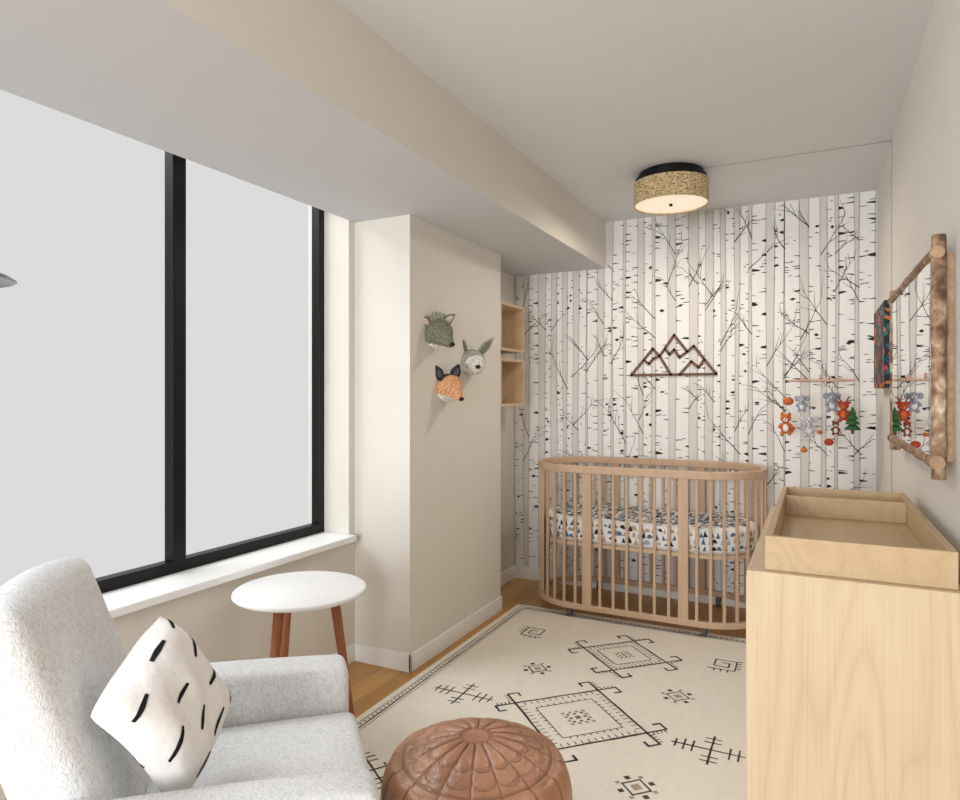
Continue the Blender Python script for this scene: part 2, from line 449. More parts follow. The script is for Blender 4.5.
m.obj('mattress_support',M_mb,parent=crib)
M_rub=mat('caster_grey',(96,96,98),0.5)
for sx in (-1,1):
    for sy in (-1,1):
        zo=0.0112 if sy<0 else 0.0
        c=V((CX+sx*0.39,CY+sy*(CBd-0.015),zo))
        m=MB().tube([c+V((-0.012,0,0.027)),c+V((0.012,0,0.027))],0.0265,0,20)
        m.box(c+V((-0.016,-0.008,0.03)),c+V((0.016,0.008,0.061-zo)),0)
        m.obj('caster',M_rub,parent=crib)
M_ms=mat('mattress_cotton',(238,238,237),0.9,bump=0.2,bscale=60)
M_t1=mat('print_black',(46,46,50),0.9);M_t2=mat('print_tan',(190,160,128),0.9);M_t3=mat('print_slate',(98,116,134),0.9);M_t4=mat('print_grey',(160,168,174),0.9)
m=MB();a,b2=CA-0.035,CBd-0.035;zb,zt=0.4555,0.60;prof=[(0.02,0),(0.0,0.02),(0,0.125),(0.012,0.139),(0.03,0.1445)]
N=96
vs=[]
for ins,dz in prof:
    for i in range(N):
        p,n=stad(i/N,a,b2); vs.append(V((CX,CY,zb+dz))+p-n*ins)
fs=[(r*N+i,r*N+(i+1)%N,(r+1)*N+(i+1)%N,(r+1)*N+i) for r in range(len(prof)-1) for i in range(N)]
fs+=[tuple(reversed(range(N))),tuple(range((len(prof)-1)*N,len(prof)*N))]
m.add(vs,fs,0)
def tree(O,U,W,cx,cy,s):
    mi=random.choice([1,3,3,2,3,2,4,1]); k=random.random()
    N_=0.0012; j=lambda: random.uniform(-.22,.22)*s
    if k<0.4:
        m.poly([(cx-s*.5+j(),cy-s*.5),(cx+s*.5+j(),cy-s*.5),(cx+s*.2,cy+s*.1),(cx+j(),cy+s*.75),(cx-s*.25,cy+s*.1)],mi,O,U,W,N_)
    elif k<0.6:
        m.poly([(cx-s*.55,cy-s*.5),(cx+s*.55,cy-s*.5),(cx+j(),cy+s*.15)],mi,O,U,W,N_); m.poly([(cx-s*.4,cy-s*.1),(cx+s*.4,cy-s*.1),(cx+j(),cy+s*.75)],mi,O,U,W,N_*1.4)
    else: m.poly([(cx-s*.7,cy-s*.2+j()),(cx-s*.1,cy-s*.4),(cx+s*.6,cy-s*.3+j()),(cx+s*.3,cy+s*.3),(cx+j(),cy+s*.45),(cx-s*.4,cy+s*.35)],mi,O,U,W,N_)
x=-a+0.03;row=0
while x<a-0.02:
    y=-b2+0.03+(0.020 if row%2 else 0)
    while y<b2-0.02:
        st=a-b2;dx=max(0,abs(x)-st)
        if math.hypot(dx,y)<b2-0.05: tree(V((CX,CY,zt)),V((1,0,0)),V((0,1,0)),x+random.uniform(-.010,.010),y+random.uniform(-.010,.010),random.uniform(.026,.048))
        y+=0.042
    x+=0.036;row+=1
Lm=4*(a-b2)+2*math.pi*b2
for r in range(3):
    k=0
    while k*0.036<Lm-0.02:
        s=(k*0.036+(0.018 if r%2==1 else 0)+random.uniform(-.009,.009))/Lm
        p,n=stad(s,a,b2); tree(V((CX,CY,0))+p,V((-n.y,n.x,0)),V((0,0,1)),random.uniform(-.006,.006),zb+0.038+r*0.037+random.uniform(-.005,.005),random.uniform(.018,.034)); k+=1
mt=m.obj('mattress',[M_ms,M_t1,M_t2,M_t3,M_t4]); tag(mt,'crib mattress in white sheet with little black and tan tree print','mattress')
# ---------------------------------------------------------------- dresser + changing tray
dr=thing('dresser','pale oak nursery dresser standing against the wall','dresser',(0.08,2.32,0.0115))
dx0,dx1,dy0,dy1,dzt=-0.153,0.30,1.79,2.86,0.912
MB().box((dx0,dy0,0.0115),(dx1,dy1,dzt)).obj('body',M_oak,parent=dr,bevel=0.002)
for i in range(3):
    for j in range(2):
        z0=0.07+i*0.275; y0=dy0+0.022+j*(dy1-dy0-0.044)/2; y1=dy0+0.019+(j+1)*(dy1-dy0-0.044)/2
        MB().box((dx0-0.003,y0,z0),(dx0-0.0002,y1,z0+0.272)).obj('drawer',M_oak,parent=dr,bevel=0.001)
tz=dzt+0.0005; tx0,tx1,ty0,ty1=-0.112,0.288,1.815,2.83
t=MB(); H=0.085;T=0.018
t.box((tx0,ty0,tz),(tx1,ty0+T,tz+H)); t.box((tx0,ty1-T,tz),(tx1,ty1,tz+H))
t.box((tx0,ty0+T,tz),(tx0+T,ty1-T,tz+H)); t.box((tx1-T,ty0+T,tz),(tx1,ty1-T,tz+H))
t.box((tx0+T,ty0+T,tz),(tx1-T,ty1-T,tz+0.012)); t.box((tx0+T,2.60,tz+0.012),(tx1-T,2.615,tz+H-0.004))
o=t.obj('changing_tray',M_oakh,bevel=0.002); tag(o,'open oak changing tray resting on the dresser','changing tray')
# ---------------------------------------------------------------- armchair
def boucle():
    m,nt,b=newmat('boucle'); b.inputs['Roughness'].default_value=0.95; b.inputs['Specular IOR Level'].default_value=0.15
    tc=nt.nodes.new('ShaderNodeTexCoord'); mp=nt.nodes.new('ShaderNodeMapping'); mp.inputs['Scale'].default_value=(1,1,0.55); nt.links.new(tc.outputs['Object'],mp.inputs['Vector'])
    n=nt.nodes.new('ShaderNodeTexNoise'); n.inputs['Scale'].default_value=100; n.inputs['Detail'].default_value=2; n.inputs['Distortion'].default_value=2.2
    nt.links.new(mp.outputs['Vector'],n.inputs['Vector'])
    r=nt.nodes.new('ShaderNodeValToRGB'); r.color_ramp.elements[0].position=0.38; r.color_ramp.elements[1].position=0.52
    r.color_ramp.elements[0].color=lin((208,209,210)); r.color_ramp.elements[1].color=lin((229,230,231))
    nt.links.new(n.outputs['Fac'],r.inputs['Fac']); nt.links.new(r.outputs['Color'],b.inputs['Base Color'])
    bp=nt.nodes.new('ShaderNodeBump'); bp.inputs['Strength'].default_value=0.6; bp.inputs['Distance'].default_value=0.0035
    nt.links.new(n.outputs['Fac'],bp.inputs['Height']); nt.links.new(bp.outputs['Normal'],b.inputs['Normal'])
    return m
M_bou=boucle()
CO=V((-1.29,1.05,0)); CR=math.radians(43.5)
ch=thing('armchair','white boucle upholstered armchair by the window','armchair',CO,CR)
def part(mb,name,mats,**k): return mb.obj(name,mats,parent=ch,world=False,**k)
part(MB().softbox((-0.30,-0.25,0.07),(0.37,0.25,0.32),0.02),'base',M_bou,merge=True)
part(MB().softbox((-0.08,-0.243,0.322),(0.42,0.243,0.475),0.03,puff=(0.004,0,0.012)),'seat_cushion',M_bou,merge=True)
for sy in (-1,1):
    lo,hi=(0.246,0.388) if sy>0 else (-0.368,-0.246)
    mb=MB().softbox((-0.27,lo,0.05),(0.405,hi,0.600),0.028,puff=(0,0.002,0.003))
    # arm tops drop gently towards the front
    mb.v=[(x_,y_,z_-(0.020*((x_+0.27)/0.675)**2 if z_>0.45 else 0)) for x_,y_,z_ in mb.v]
    part(mb,'armrest',M_bou,merge=True)
Mt=Matrix.Translation((-0.035,0,0.32))@Matrix.Rotation(math.radians(-19),4,'Y')
part(MB().softbox((-0.13,-0.244,-0.02),(0.012,0.244,0.675),0.045,M=Mt,puff=(0.006,0,0.025)),'backrest',M_bou,merge=True)
for sx in (-0.24,0.3):
    for sy in (-0.3,0.3):
        z0=0.0115 if (sx>0 and sy>0) else 0.0
        part(MB().tube([(sx,sy,z0),(sx,sy,0.07)],[0.016,0.022],0,16),'leg',M_leg)
# pillow
M_pil=mat('pillow_cotton',(238,235,232),0.9,var=0.02,bump=0.6,bscale=14,dist=0.014)
M_ink2=mat('pillow_ink',(22,22,24),0.9)
pm=MB(); S=0.152; n=32
def pil(u,v,sg):
    pin=1-0.04*(1-u*u)*(abs(v)**3) ; pin2=1-0.04*(1-v*v)*(abs(u)**3)
    cr=1-0.06*(u*u*v*v)
    t=0.060*((1-u**4)*(1-v**4))**0.5+(0.006*math.sin(6*u+3*v)+0.004*math.sin(5*v-9*u+1))*(1-u*u)*(1-v*v)
    return V((sg*t+0.02*u*v*v-0.02*v*v,u*S*pin2*cr*0.90,v*S*pin*cr))
for sg in (-1,1):
    vs=[pil(-1+2*i/n,-1+2*j/n,sg) for i in range(n+1) for j in range(n+1)]
    fs=[(i*(n+1)+j,(i+1)*(n+1)+j,(i+1)*(n+1)+j+1,i*(n+1)+j+1) for i in range(n) for j in range(n)]
    if sg<0: fs=[f[::-1] for f in fs]
    pm.add(vs,fs,0,True)
dashes=[(-.74,.66,.25),(.18,.86,.0),(.72,.40,.5),(-.80,-.05,.6),(-.20,.28,.15),(.50,-.10,-.1),(-.58,-.72,.35),(.10,-.62,.3),(.78,-.74,.0),(.88,.88,.3),(-.2,-.22,.35)]
for sg in (1,-1):
    for u,v,a in dashes:
        K=6;hw=0.034;ln=random.uniform(.15,.22);pv=[]
        for i in range(K+1):
            t=-ln+2*ln*i/K
            for q in (-1,1):
                w_=hw*(1-0.7*abs(i/K-0.5))
                uu=u+t*math.cos(a)-q*w_*math.sin(a); vv=v+t*math.sin(a)+q*w_*math.cos(a)
                uu=max(-.97,min(.97,uu));vv=max(-.97,min(.97,vv))
                p=pil(uu,vv,sg); p.x+=sg*0.0016; pv.append(p)
        pm.add(pv,[(2*i,2*i+1,2*i+3,2*i+2) for i in range(K)],1,True)
po=pm.obj('throw_pillow',[M_pil,M_ink2],merge=False)
tag(po,'white throw pillow with scattered black dashes on the armchair','pillow')
pl=V((0.000,-0.090,0.684))
po.matrix_world=Matrix.Translation(CO)@Matrix.Rotation(CR,4,'Z')@Matrix.Translation(pl)@Matrix.Rotation(math.radians(-22),4,'Z')@Matrix.Rotation(math.radians(-22),4,'Y')@Matrix.Rotation(math.radians(24),4,'X')
# ---------------------------------------------------------------- side table
TC=V((-1.775,1.99,0))
tb=thing('side_table','round white side table with splayed walnut legs','table',TC)
MB().lathe([(0,0.583),(0.225,0.583),(0.245,0.588),(0.252,0.594),(0.25,0.602),(0.244,0.606),(0,0.606)],TC,0,64).obj('table_top',M_white,parent=tb)
for k in range(3):
    a=math.radians(26.7+8+120*k); d=V((math.cos(a),math.sin(a),0))
    z0=0.0125 if (TC+d*0.205).x>RX-RW-0.02 else 0.0
    MB().tube([TC+d*0.205+V((0,0,z0)),TC+d*0.165+V((0,0,0.29)),TC+d*0.125+V((0,0,0.582))],[0.011,0.016,0.02],0,20).obj('leg',M_leg,parent=tb)
# ---------------------------------------------------------------- pouf
def leather():
    m,nt,b=newmat('tan_leather'); b.inputs['Roughness'].default_value=0.34; b.inputs['Specular IOR Level'].default_value=0.55
    tc=nt.nodes.new('ShaderNodeTexCoord'); n=nt.nodes.new('ShaderNodeTexNoise'); n.inputs['Scale'].default_value=9; n.inputs['Detail'].default_value=6
    nt.links.new(tc.outputs['Object'],n.inputs['Vector'])
    r=nt.nodes.new('ShaderNodeValToRGB'); r.color_ramp.elements[0].position=0.3; r.color_ramp.elements[1].position=0.7
    r.color_ramp.elements[0].color=lin((158,110,82)); r.color_ramp.elements[1].color=lin((190,142,110))
    nt.links.new(n.outputs['Fac'],r.inputs['Fac'])
    at=nt.nodes.new('ShaderNodeAttribute'); at.attribute_name='stitch'
    mx=nt.nodes.new('ShaderNodeMix'); mx.data_type='RGBA'; nt.links.new(at.outputs['Fac'],mx.inputs[0]); nt.links.new(r.outputs['Color'],mx.inputs[6]); mx.inputs[7].default_value=lin((116,76,56))
    nt.links.new(mx.outputs[2],b.inputs['Base Color'])
    n2=nt.nodes.new('ShaderNodeTexVoronoi'); n2.inputs['Scale'].default_value=170; nt.links.new(tc.outputs['Object'],n2.inputs['Vector'])
    n3=nt.nodes.new('ShaderNodeTexNoise'); n3.inputs['Scale'].default_value=16; n3.inputs['Detail'].default_value=4; nt.links.new(tc.outputs['Object'],n3.inputs['Vector'])
    b1=nt.nodes.new('ShaderNodeBump'); b1.inputs['Strength'].default_value=0.15; b1.inputs['Distance'].default_value=0.001; nt.links.new(n2.outputs['Distance'],b1.inputs['Height'])
    b3=nt.nodes.new('ShaderNodeBump'); b3.inputs['Strength'].default_value=0.7; b3.inputs['Distance'].default_value=0.018; nt.links.new(n3.outputs['Fac'],b3.inputs['Height']); nt.links.new(b1.outputs['Normal'],b3.inputs['Normal'])
    nt.links.new(b3.outputs['Normal'],b.inputs['Normal'])
    return m
PC=V((-0.862,1.695,0.0115)); NP=16
Ht=0.368
NR,NA=130,384
vs=[];st_=[]
for i in range(NR+1):
    t=i/NR
    if t<0.55: r=t/0.55*0.225; z=Ht-0.062*(r/0.225)**2.2
    elif t<0.93:
        a=(t-0.55)/0.38*math.pi
        r=0.225+0.047*math.sin(a)**0.8; z=(Ht-0.062)*(0.5+0.5*math.cos(a))
    else: r=0.225*(1-(t-0.93)/0.07); z=0.0
    for j in range(NA):
        th=2*math.pi*j/NA; d=0.0;s=0.0
        ph=(th*NP/(2*math.pi))%1.0; dist=min(ph,1-ph)*2*math.pi/NP*max(r,0.01)
        if t<0.55:
            for rr,w in ((0.045,0.0026),(0.037,0.0020)):
                k=math.exp(-((r-rr)/w)**2); d-=0.0025*k; s=max(s,k*0.8)
            q=math.sqrt(max(0,1-(2*ph-1)**2))
            arc=0.120+0.028*q
            if 0.045<r:
                k=math.exp(-(dist/0.0028)**2); d-=0.003*k; s=max(s,k*0.8)
                d+=(0.005 if r<arc else 0.0025)*math.sin(math.pi*ph)
            for aa,kk in ((arc,0.85),(arc-0.007,0.4)):
                k=math.exp(-((r-aa)/0.0022)**2); d-=0.003*k; s=max(s,k*kk)
            arc3=0.165+0.030*q
            if r>0.15:
                for aa,kk in ((arc3,0.7),(arc3-0.006,0.3)):
                    k=math.exp(-((r-aa)/0.0022)**2); d-=0.003*k; s=max(s,k*kk)
            k=math.exp(-((r-0.212)/0.003)**2); d-=0.004*k; s=max(s,k*0.8)
            vs.append(PC+V((r*math.cos(th),r*math.sin(th),z+d)))
        else:
            if t<0.93:
                k=math.exp(-(dist/0.004)**2); d=-0.006*k+0.003*math.sin(math.pi*ph)+0.003*math.sin(th*9+z*20)*math.sin(z*30)
                s=k*0.7
            rr=r+d
            vs.append(PC+V((rr*math.cos(th),rr*math.sin(th),max(z,0))))
        st_.append(s)
fs=[(i*NA+j,(i+1)*NA+j,(i+1)*NA+(j+1)%NA,i*NA+(j+1)%NA) for i in range(NR) for j in range(NA)]
pf=MB().add(vs,fs,0,True).obj('pouf',leather()); tag(pf,'round tan leather pouf with stitched petal panels on rug','pouf')
at=pf.data.attributes.new('stitch','FLOAT','POINT')
for i,s in enumerate(st_): at.data[i].value=s
# ---------------------------------------------------------------- ceiling lamp
LC=V((-0.695,3.68,0))
lamp=thing('ceiling_lamp','flush drum ceiling lamp with woven burlap shade and black canopy','lamp',LC+V((0,0,CE)))
MB().lathe([(0,CE),(0.165,CE),(0.17,CE-0.008),(0.17,CE-0.025),(0.186,CE-0.03),(0.187,CE-0.06),(0,CE-0.06)],LC,0,64,False).obj('canopy',M_black,parent=lamp)
bm_,nt,b=newmat('burlap'); b.inputs['Roughness'].default_value=0.95
tc=nt.nodes.new('ShaderNodeTexCoord')
n=nt.nodes.new('ShaderNodeTexNoise'); n.inputs['Scale'].default_value=70; n.inputs['Detail'].default_value=4
mp=nt.nodes.new('ShaderNodeMapping'); mp.inputs['Scale'].default_value=(1,1,2.5); nt.links.new(tc.outputs['Object'],mp.inputs['Vector']); nt.links.new(mp.outputs['Vector'],n.inputs['Vector'])
r=nt.nodes.new('ShaderNodeValToRGB'); r.color_ramp.elements[0].position=0.35; r.color_ramp.elements[1].position=0.62; r.color_ramp.elements[0].color=lin((118,94,62)); r.color_ramp.elements[1].color=lin((212,188,146))
nt.links.new(n.outputs['Fac'],r.inputs['Fac']); nt.links.new(r.outputs['Color'],b.inputs['Base Color'])
nt.links.new(r.outputs['Color'],b.inputs['Emission Color']); b.inputs['Emission Strength'].default_value=0.12
MB().lathe([(0.190,2.492),(0.192,2.494),(0.196,2.494),(0.196,2.375),(0.190,2.375),(0.190,2.492)],LC,0,72,False).obj('lamp_shade',bm_,parent=lamp)
dm,nt,b=newmat('diffuser'); b.inputs['Base Color'].default_value=lin((235,228,212)); b.inputs['Emission Color'].default_value=lin((255,234,204)); b.inputs['Emission Strength'].default_value=0.55
MB().lathe([(0,2.382),(0.189,2.382),(0.189,2.39),(0,2.39)],LC,0,64,False).obj('diffuser',dm,parent=lamp)
MB().sphere(LC+V((0,0,2.376)),(0.01,0.01,0.009)).obj('finial',M_black,parent=lamp)
# ---------------------------------------------------------------- wall shelves in recess
for z0,z1 in ((1.640,1.955),(1.275,1.590)):
    m=MB();T=0.018;xa,xb,ya,yb=-1.99,-1.80,3.88,4.27
    m.box((xa,ya,z0),(xb,yb,z0+T)).box((xa,ya,z1-T),(xb,yb,z1)).box((xa,ya,z0+T),(xb,ya+T,z1-T)).box((xa,yb-T,z0+T),(xb,yb,z1-T))
    o=m.obj('wall_shelf',M_shelf,bevel=0.0015); tag(o,'small open wooden box shelf mounted in the wall recess','shelf','box shelves in the recess')
# ---------------------------------------------------------------- mountain wall art
M_brz=mat('dark_brown_wood',(116,88,70),0.7,0.0,var=0.1)
mo=MB(); ox,oz,yy=-1.118,1.485,YB-0.007
def rod(pts,w=0.017):
    for i in range(len(pts)-1):
        a=V((ox+pts[i][0],yy,oz+pts[i][1]));b_=V((ox+pts[i+1][0],yy,oz+pts[i+1][1]))
        d=(b_-a).normalized(); nn=V((-d.z,0,d.x))*w/2; e=d*w*0.35; y0=V((0,-0.004,0));y1=V((0,0.004,0))
        q=[a-e-nn+y0,b_+e-nn+y0,b_+e+nn+y0,a-e+nn+y0,a-e-nn+y1,b_+e-nn+y1,b_+e+nn+y1,a-e+nn+y1]
        mo.add(q,[(0,1,2,3),(7,6,5,4),(0,4,5,1),(1,5,6,2),(2,6,7,3),(3,7,4,0)],0)
rod([(0,0),(0.145,0.175),(0.19,0.125),(0.285,0.262),(0.37,0.15),(0.41,0.185),(0.55,0),(0,0)])
rod([(0.225,0.175),(0.255,0.135),(0.285,0.165),(0.32,0.115),(0.37,0.15)])
rod([(0.085,0.10),(0.12,0.075),(0.15,0.11),(0.19,0.125),(0.265,0.0)])
rod([(0.32,0.0),(0.395,0.085),(0.44,0.045),(0.475,0.095)])
o=mo.obj('mountain_wall_art',M_brz); tag(o,'brown wooden outline of mountains on birch wallpaper','wall art')
# ---------------------------------------------------------------- animal heads
def knit(name,c): return mat(name,c,0.95,var=0.35,nscale=90,bump=1.0,bscale=80,dist=0.010)
M_g=knit('knit_green',(124,126,106));M_gr=knit('knit_sage',(172,174,164));M_wh=knit('knit_white',(224,218,206));M_or=knit('knit_orange',(222,164,122));M_nv=knit('knit_charcoal',(56,56,64));M_pk=knit('knit_blush',(214,194,176));M_nose=mat('nose_black',(30,26,26),0.4)
WX=-1.764
def loft(m,rings,mi,seg=24,sq=1.0):
    m.tube([r[0] for r in rings],[r[1] for r in rings],mi,seg,True,sq)
def head(kind,y,z,s,label,turn,col,earcol,innercol,cheek):
    E=thing('animal_head_decor',label,'wall decoration',(WX,y,z),turn,'knitted animal heads on the column')
    def P(mb,n,mats): return mb.obj(n,mats,parent=E,world=False,merge=False)
    hx=[(0.0,0,0.0,0.055),(0.012,0,0.0,0.072),(0.04,0,0.002,0.084),(0.055,0,0.0,0.084),(0.07,0,0.0,0.080),(0.085,0,-0.006,0.070),(0.10,0,-0.016,0.058),(0.125,0,-0.034,0.039),(0.15,0,-0.052,0.027),(0.168,0,-0.064,0.018),(0.176,0,-0.068,0.009)]
    if kind=='rabbit': hx=[(0.0,0,0.0,0.05),(0.012,0,0.0,0.066),(0.04,0,0.0,0.078),(0.07,0,-0.006,0.074),(0.10,0,-0.018,0.062),(0.125,0,-0.028,0.05),(0.142,0,-0.034,0.034),(0.150,0,-0.037,0.015)]
    m=MB(); loft(m,[(V((a*s,b_*s,c*s)),r_*s) for a,b_,c,r_ in hx],0,40)
    for fi,f in enumerate(m.f):
        c=sum((V(m.v[i]) for i in f),V())/len(f)
        lim= -0.016*s-0.42*(c.x-0.03*s)
        if kind!='deer' and c.z<lim or (cheek==2 and c.x>0.115*s): m.m[fi]=1
        if kind=='deer' and c.z<-0.035*s-0.40*(c.x-0.03*s): m.m[fi]=1
        if kind=='fox' and c.z>0.050*s and c.x<0.075*s: m.m[fi]=2
    P(m,'head',[col,M_wh,M_nv])
    P(MB().sphere(V((hx[-1][0]+0.002,0,hx[-1][2]+0.006))*s,(0.014*s,0.016*s,0.012*s)),'nose',M_nose)
    for sy in (-1,1):
        P(MB().sphere(V((0.088,sy*0.052,0.022))*s,(0.009*s,0.007*s,0.010*s)),'eye',M_nose)
        if kind=='rabbit': eh,ew,an=0.075,0.028,34
        elif kind=='fox': eh,ew,an=0.05,0.036,24
        else: eh,ew,an=0.050,0.028,58
        R=Matrix.Rotation(math.radians(-an*sy),4,'X')@Matrix.Rotation(math.radians(10),4,'Y')
        base=V((0.035,sy*0.045,0.058))*s
        c=base+(R@V((0,0,eh*0.8*s)))
        e=P(MB().sphere(c,(0.012*s,ew*s,eh*s),0,R,20,12,0.55),'ear',earcol)
        ki=0.45 if kind=='fox' else 0.62
        q=MB().sphere(c+(R@V((0.010*s,0,-0.004*s))),(0.006*s,ew*ki*s,eh*(ki+0.1)*s),0,R,16,10,0.55).obj('inner_ear',innercol); q.parent=e
    if kind=='deer':
        m=MB()
        for i in range(5):
            a=math.radians(-32+16*i); R=Matrix.Rotation(-a,4,'X')
            c=V((0.052,math.sin(a)*0.062,0.048+math.cos(a)*0.050))*s
            m.sphere(c,(0.010*s,0.013*s,0.030*s),0,R,12,8,0.4)
        P(m,'leaf_crown',M_nv2)
    return E
M_nv2=knit('knit_moss',(148,152,130)); M_ie=knit('knit_slate',(96,92,96))
for E_,r_,t_ in ((head('deer',2.98,1.66,0.94,'green knitted deer head with leaf crown on the wall',-0.45,M_g,M_g,M_pk,1),0.12,-0.5),
 (head('rabbit',3.38,1.535,0.95,'sage grey knitted rabbit head with tall ears on the wall',-0.75,M_gr,M_gr,M_g,2),-0.10,-0.75),
 (head('fox',3.09,1.385,0.90,'peach knitted fox head with charcoal ears on the wall',-0.45,M_or,M_nv,M_ie,1),0.08,-0.5)):
    E_.rotation_euler=(r_,0,t_)
# ---------------------------------------------------------------- mirror
def bark():
    m,nt,b=newmat('log_bark'); b.inputs['Roughness'].default_value=0.8
    tc=nt.nodes.new('ShaderNodeTexCoord'); n=nt.nodes.new('ShaderNodeTexNoise'); n.inputs['Scale'].default_value=30; n.inputs['Detail'].default_value=10; n.inputs['Distortion'].default_value=0.4
    nt.links.new(tc.outputs['Object'],n.inputs['Vector'])
    r=nt.nodes.new('ShaderNodeValToRGB'); e=r.color_ramp.elements; e[0].position=0.32; e[0].color=lin((96,70,54)); e[1].position=0.72; e[1].color=lin((222,206,186))
    q=e.new(0.46); q.color=lin((146,114,90)); q=e.new(0.60); q.color=lin((180,150,122))
    nt.links.new(n.outputs['Fac'],r.inputs['Fac']); nt.links.new(r.outputs['Color'],b.inputs['Base Color'])
    bp=nt.nodes.new('ShaderNodeBump'); bp.inputs['Strength'].default_value=0.6; bp.inputs['Distance'].default_value=0.004; nt.links.new(n.outputs['Fac'],bp.inputs['Height']); nt.links.new(bp.outputs['Normal'],b.inputs['Normal'])
    return m
M_bark=bark(); M_cut=mat('cut_wood',(176,146,118),0.8,var=0.2,nscale=60)
mi_=thing('wall_mirror','rustic log framed mirror hanging on the wall','mirror',(XR,2.62,1.46))
def log(a,b_,r,name='frame_log'):
    a=V(a);b_=V(b_);n=18;path=[];rad=[]
    for i in range(n+1):
        t=i/n; p=a.lerp(b_,t); path.append(p+V((0,random.uniform(-.0018,.0018),random.uniform(-.0018,.0018)))); rad.append(r*(1+random.uniform(-.07,.07)))
    m=MB().tube(path,rad,0,18)
    m.m[-1]=1; m.m[-2]=1
    for k in range(2):
        t=random.uniform(.15,.85); p=a.lerp(b_,t); m.sphere(p+V((-r*0.72,0,0)),(r*.40,r*.40,r*.40),1,None,12,8)
    return m.obj(name,[M_bark,M_cut],parent=mi_)
my0,my1,mz0,mz1=2.100,3.16,1.175,1.722
log((0.290,my0,mz0-0.045),(0.290,my0,mz1+0.045),0.0175); log((0.291,my1,mz0-0.045),(0.291,my1,mz1+0.05),0.020)
log((0.284,my0-0.025,mz1),(0.286,my1+0.06,mz1+0.015),0.0175); log((0.284,my0-0.025,mz0),(0.286,my1+0.06,mz0),0.0175)
mm,nt,b=newmat('mirror_silver'); b.inputs['Metallic'].default_value=1; b.inputs['Roughness'].default_value=0.01; b.inputs['Base Color'].default_value=(0.92,0.92,0.92,1)
MB().box((0.276,my0+0.01,mz0+0.01),(0.282,my1-0.01,mz1-0.01)).obj('mirror_glass',mm,parent=mi_)
MB().box((0.283,my0+0.012,mz0),(XR-0.0005,my1,mz1)).obj('backing_board',M_cut,parent=mi_)
# ---------------------------------------------------------------- painting on right wall
pmn,nt,b=newmat('painted_canvas'); b.inputs['Roughness'].default_value=0.7
tc=nt.nodes.new('ShaderNodeTexCoord'); vo=nt.nodes.new('ShaderNodeTexVoronoi'); vo.inputs['Scale'].default_value=14
nn=nt.nodes.new('ShaderNodeTexNoise'); nn.inputs['Scale'].default_value=5; nt.links.new(tc.outputs['Object'],nn.inputs['Vector'])
va=nt.nodes.new('ShaderNodeVectorMath'); va.operation='ADD'; nt.links.new(tc.outputs['Object'],va.inputs[0]); nt.links.new(nn.outputs['Color'],va.inputs[1]); nt.links.new(va.outputs[0],vo.inputs['Vector'])
sp=nt.nodes.new('ShaderNodeSeparateColor'); nt.links.new(vo.outputs['Color'],sp.inputs[0])
r=nt.nodes.new('ShaderNodeValToRGB'); r.color_ramp.interpolation='CONSTANT'; e=r.color_ramp.elements; e[0].color=lin((18,30,44)); e[1].position=0.85; e[1].color=lin((214,110,40))
for p_,c_ in ((0.3,(16,104,124)),(0.45,(24,40,66)),(0.62,(50,120,90)),(0.72,(190,60,44))): q=e.new(p_); q.color=lin(c_)
nt.links.new(sp.outputs[0],r.inputs['Fac']); nt.links.new(r.outputs['Color'],b.inputs['Base Color'])
o=MB().box((XR-0.045,3.52,1.385),(XR-0.0005,4.10,1.78)).obj('canvas_painting',pmn,bevel=0.002); tag(o,'dark blue and orange abstract canvas on the wall','painting')
# ---------------------------------------------------------------- baby mobile
MC=V((0.030,4.18,1.43))
mob=thing('baby_mobile','wooden baby mobile with felt woodland toys hanging above','mobile',MC)
M_sl=mat('mobile_wood',(206,168,148),0.6); M_thr=mat('thread',(225,222,216),0.8)
m=MB()
for yo in (-0.11,-0.037,0.037,0.11):
    l=0.185-abs(yo)*0.5
    m.box(MC+V((-l,yo-0.022,-0.005)),MC+V((l,yo+0.022,0.005)))
for xo in (-0.09,0.09): m.box(MC+V((xo-0.014,-0.14,0.005)),MC+V((xo+0.014,0.14,0.014)))
m.tube([MC+V((0,0,0.0)),MC+V((0,0,0.035))],0.008,0,12)
m.obj('hanger',M_sl,parent=mob)
MB().tube([MC+V((0,0,0.03)),V((MC.x,MC.y,CE))],0.0006,0,6).obj('cord',M_thr,parent=mob)
def felt(n,c): return mat(n,c,0.95,var=0.12,nscale=80,bump=0.5,bscale=200)
F={'or':felt('felt_orange',(206,112,60)),'wh':felt('felt_white',(236,232,226)),'gy':felt('felt_grey',(160,168,184)),'br':felt('felt_rust',(140,80,52)),'gn':felt('felt_green',(52,100,60)),'rd':felt('felt_red',(186,80,54)),'dk':M_nose,'lg':felt('felt_lilac',(206,206,218))}
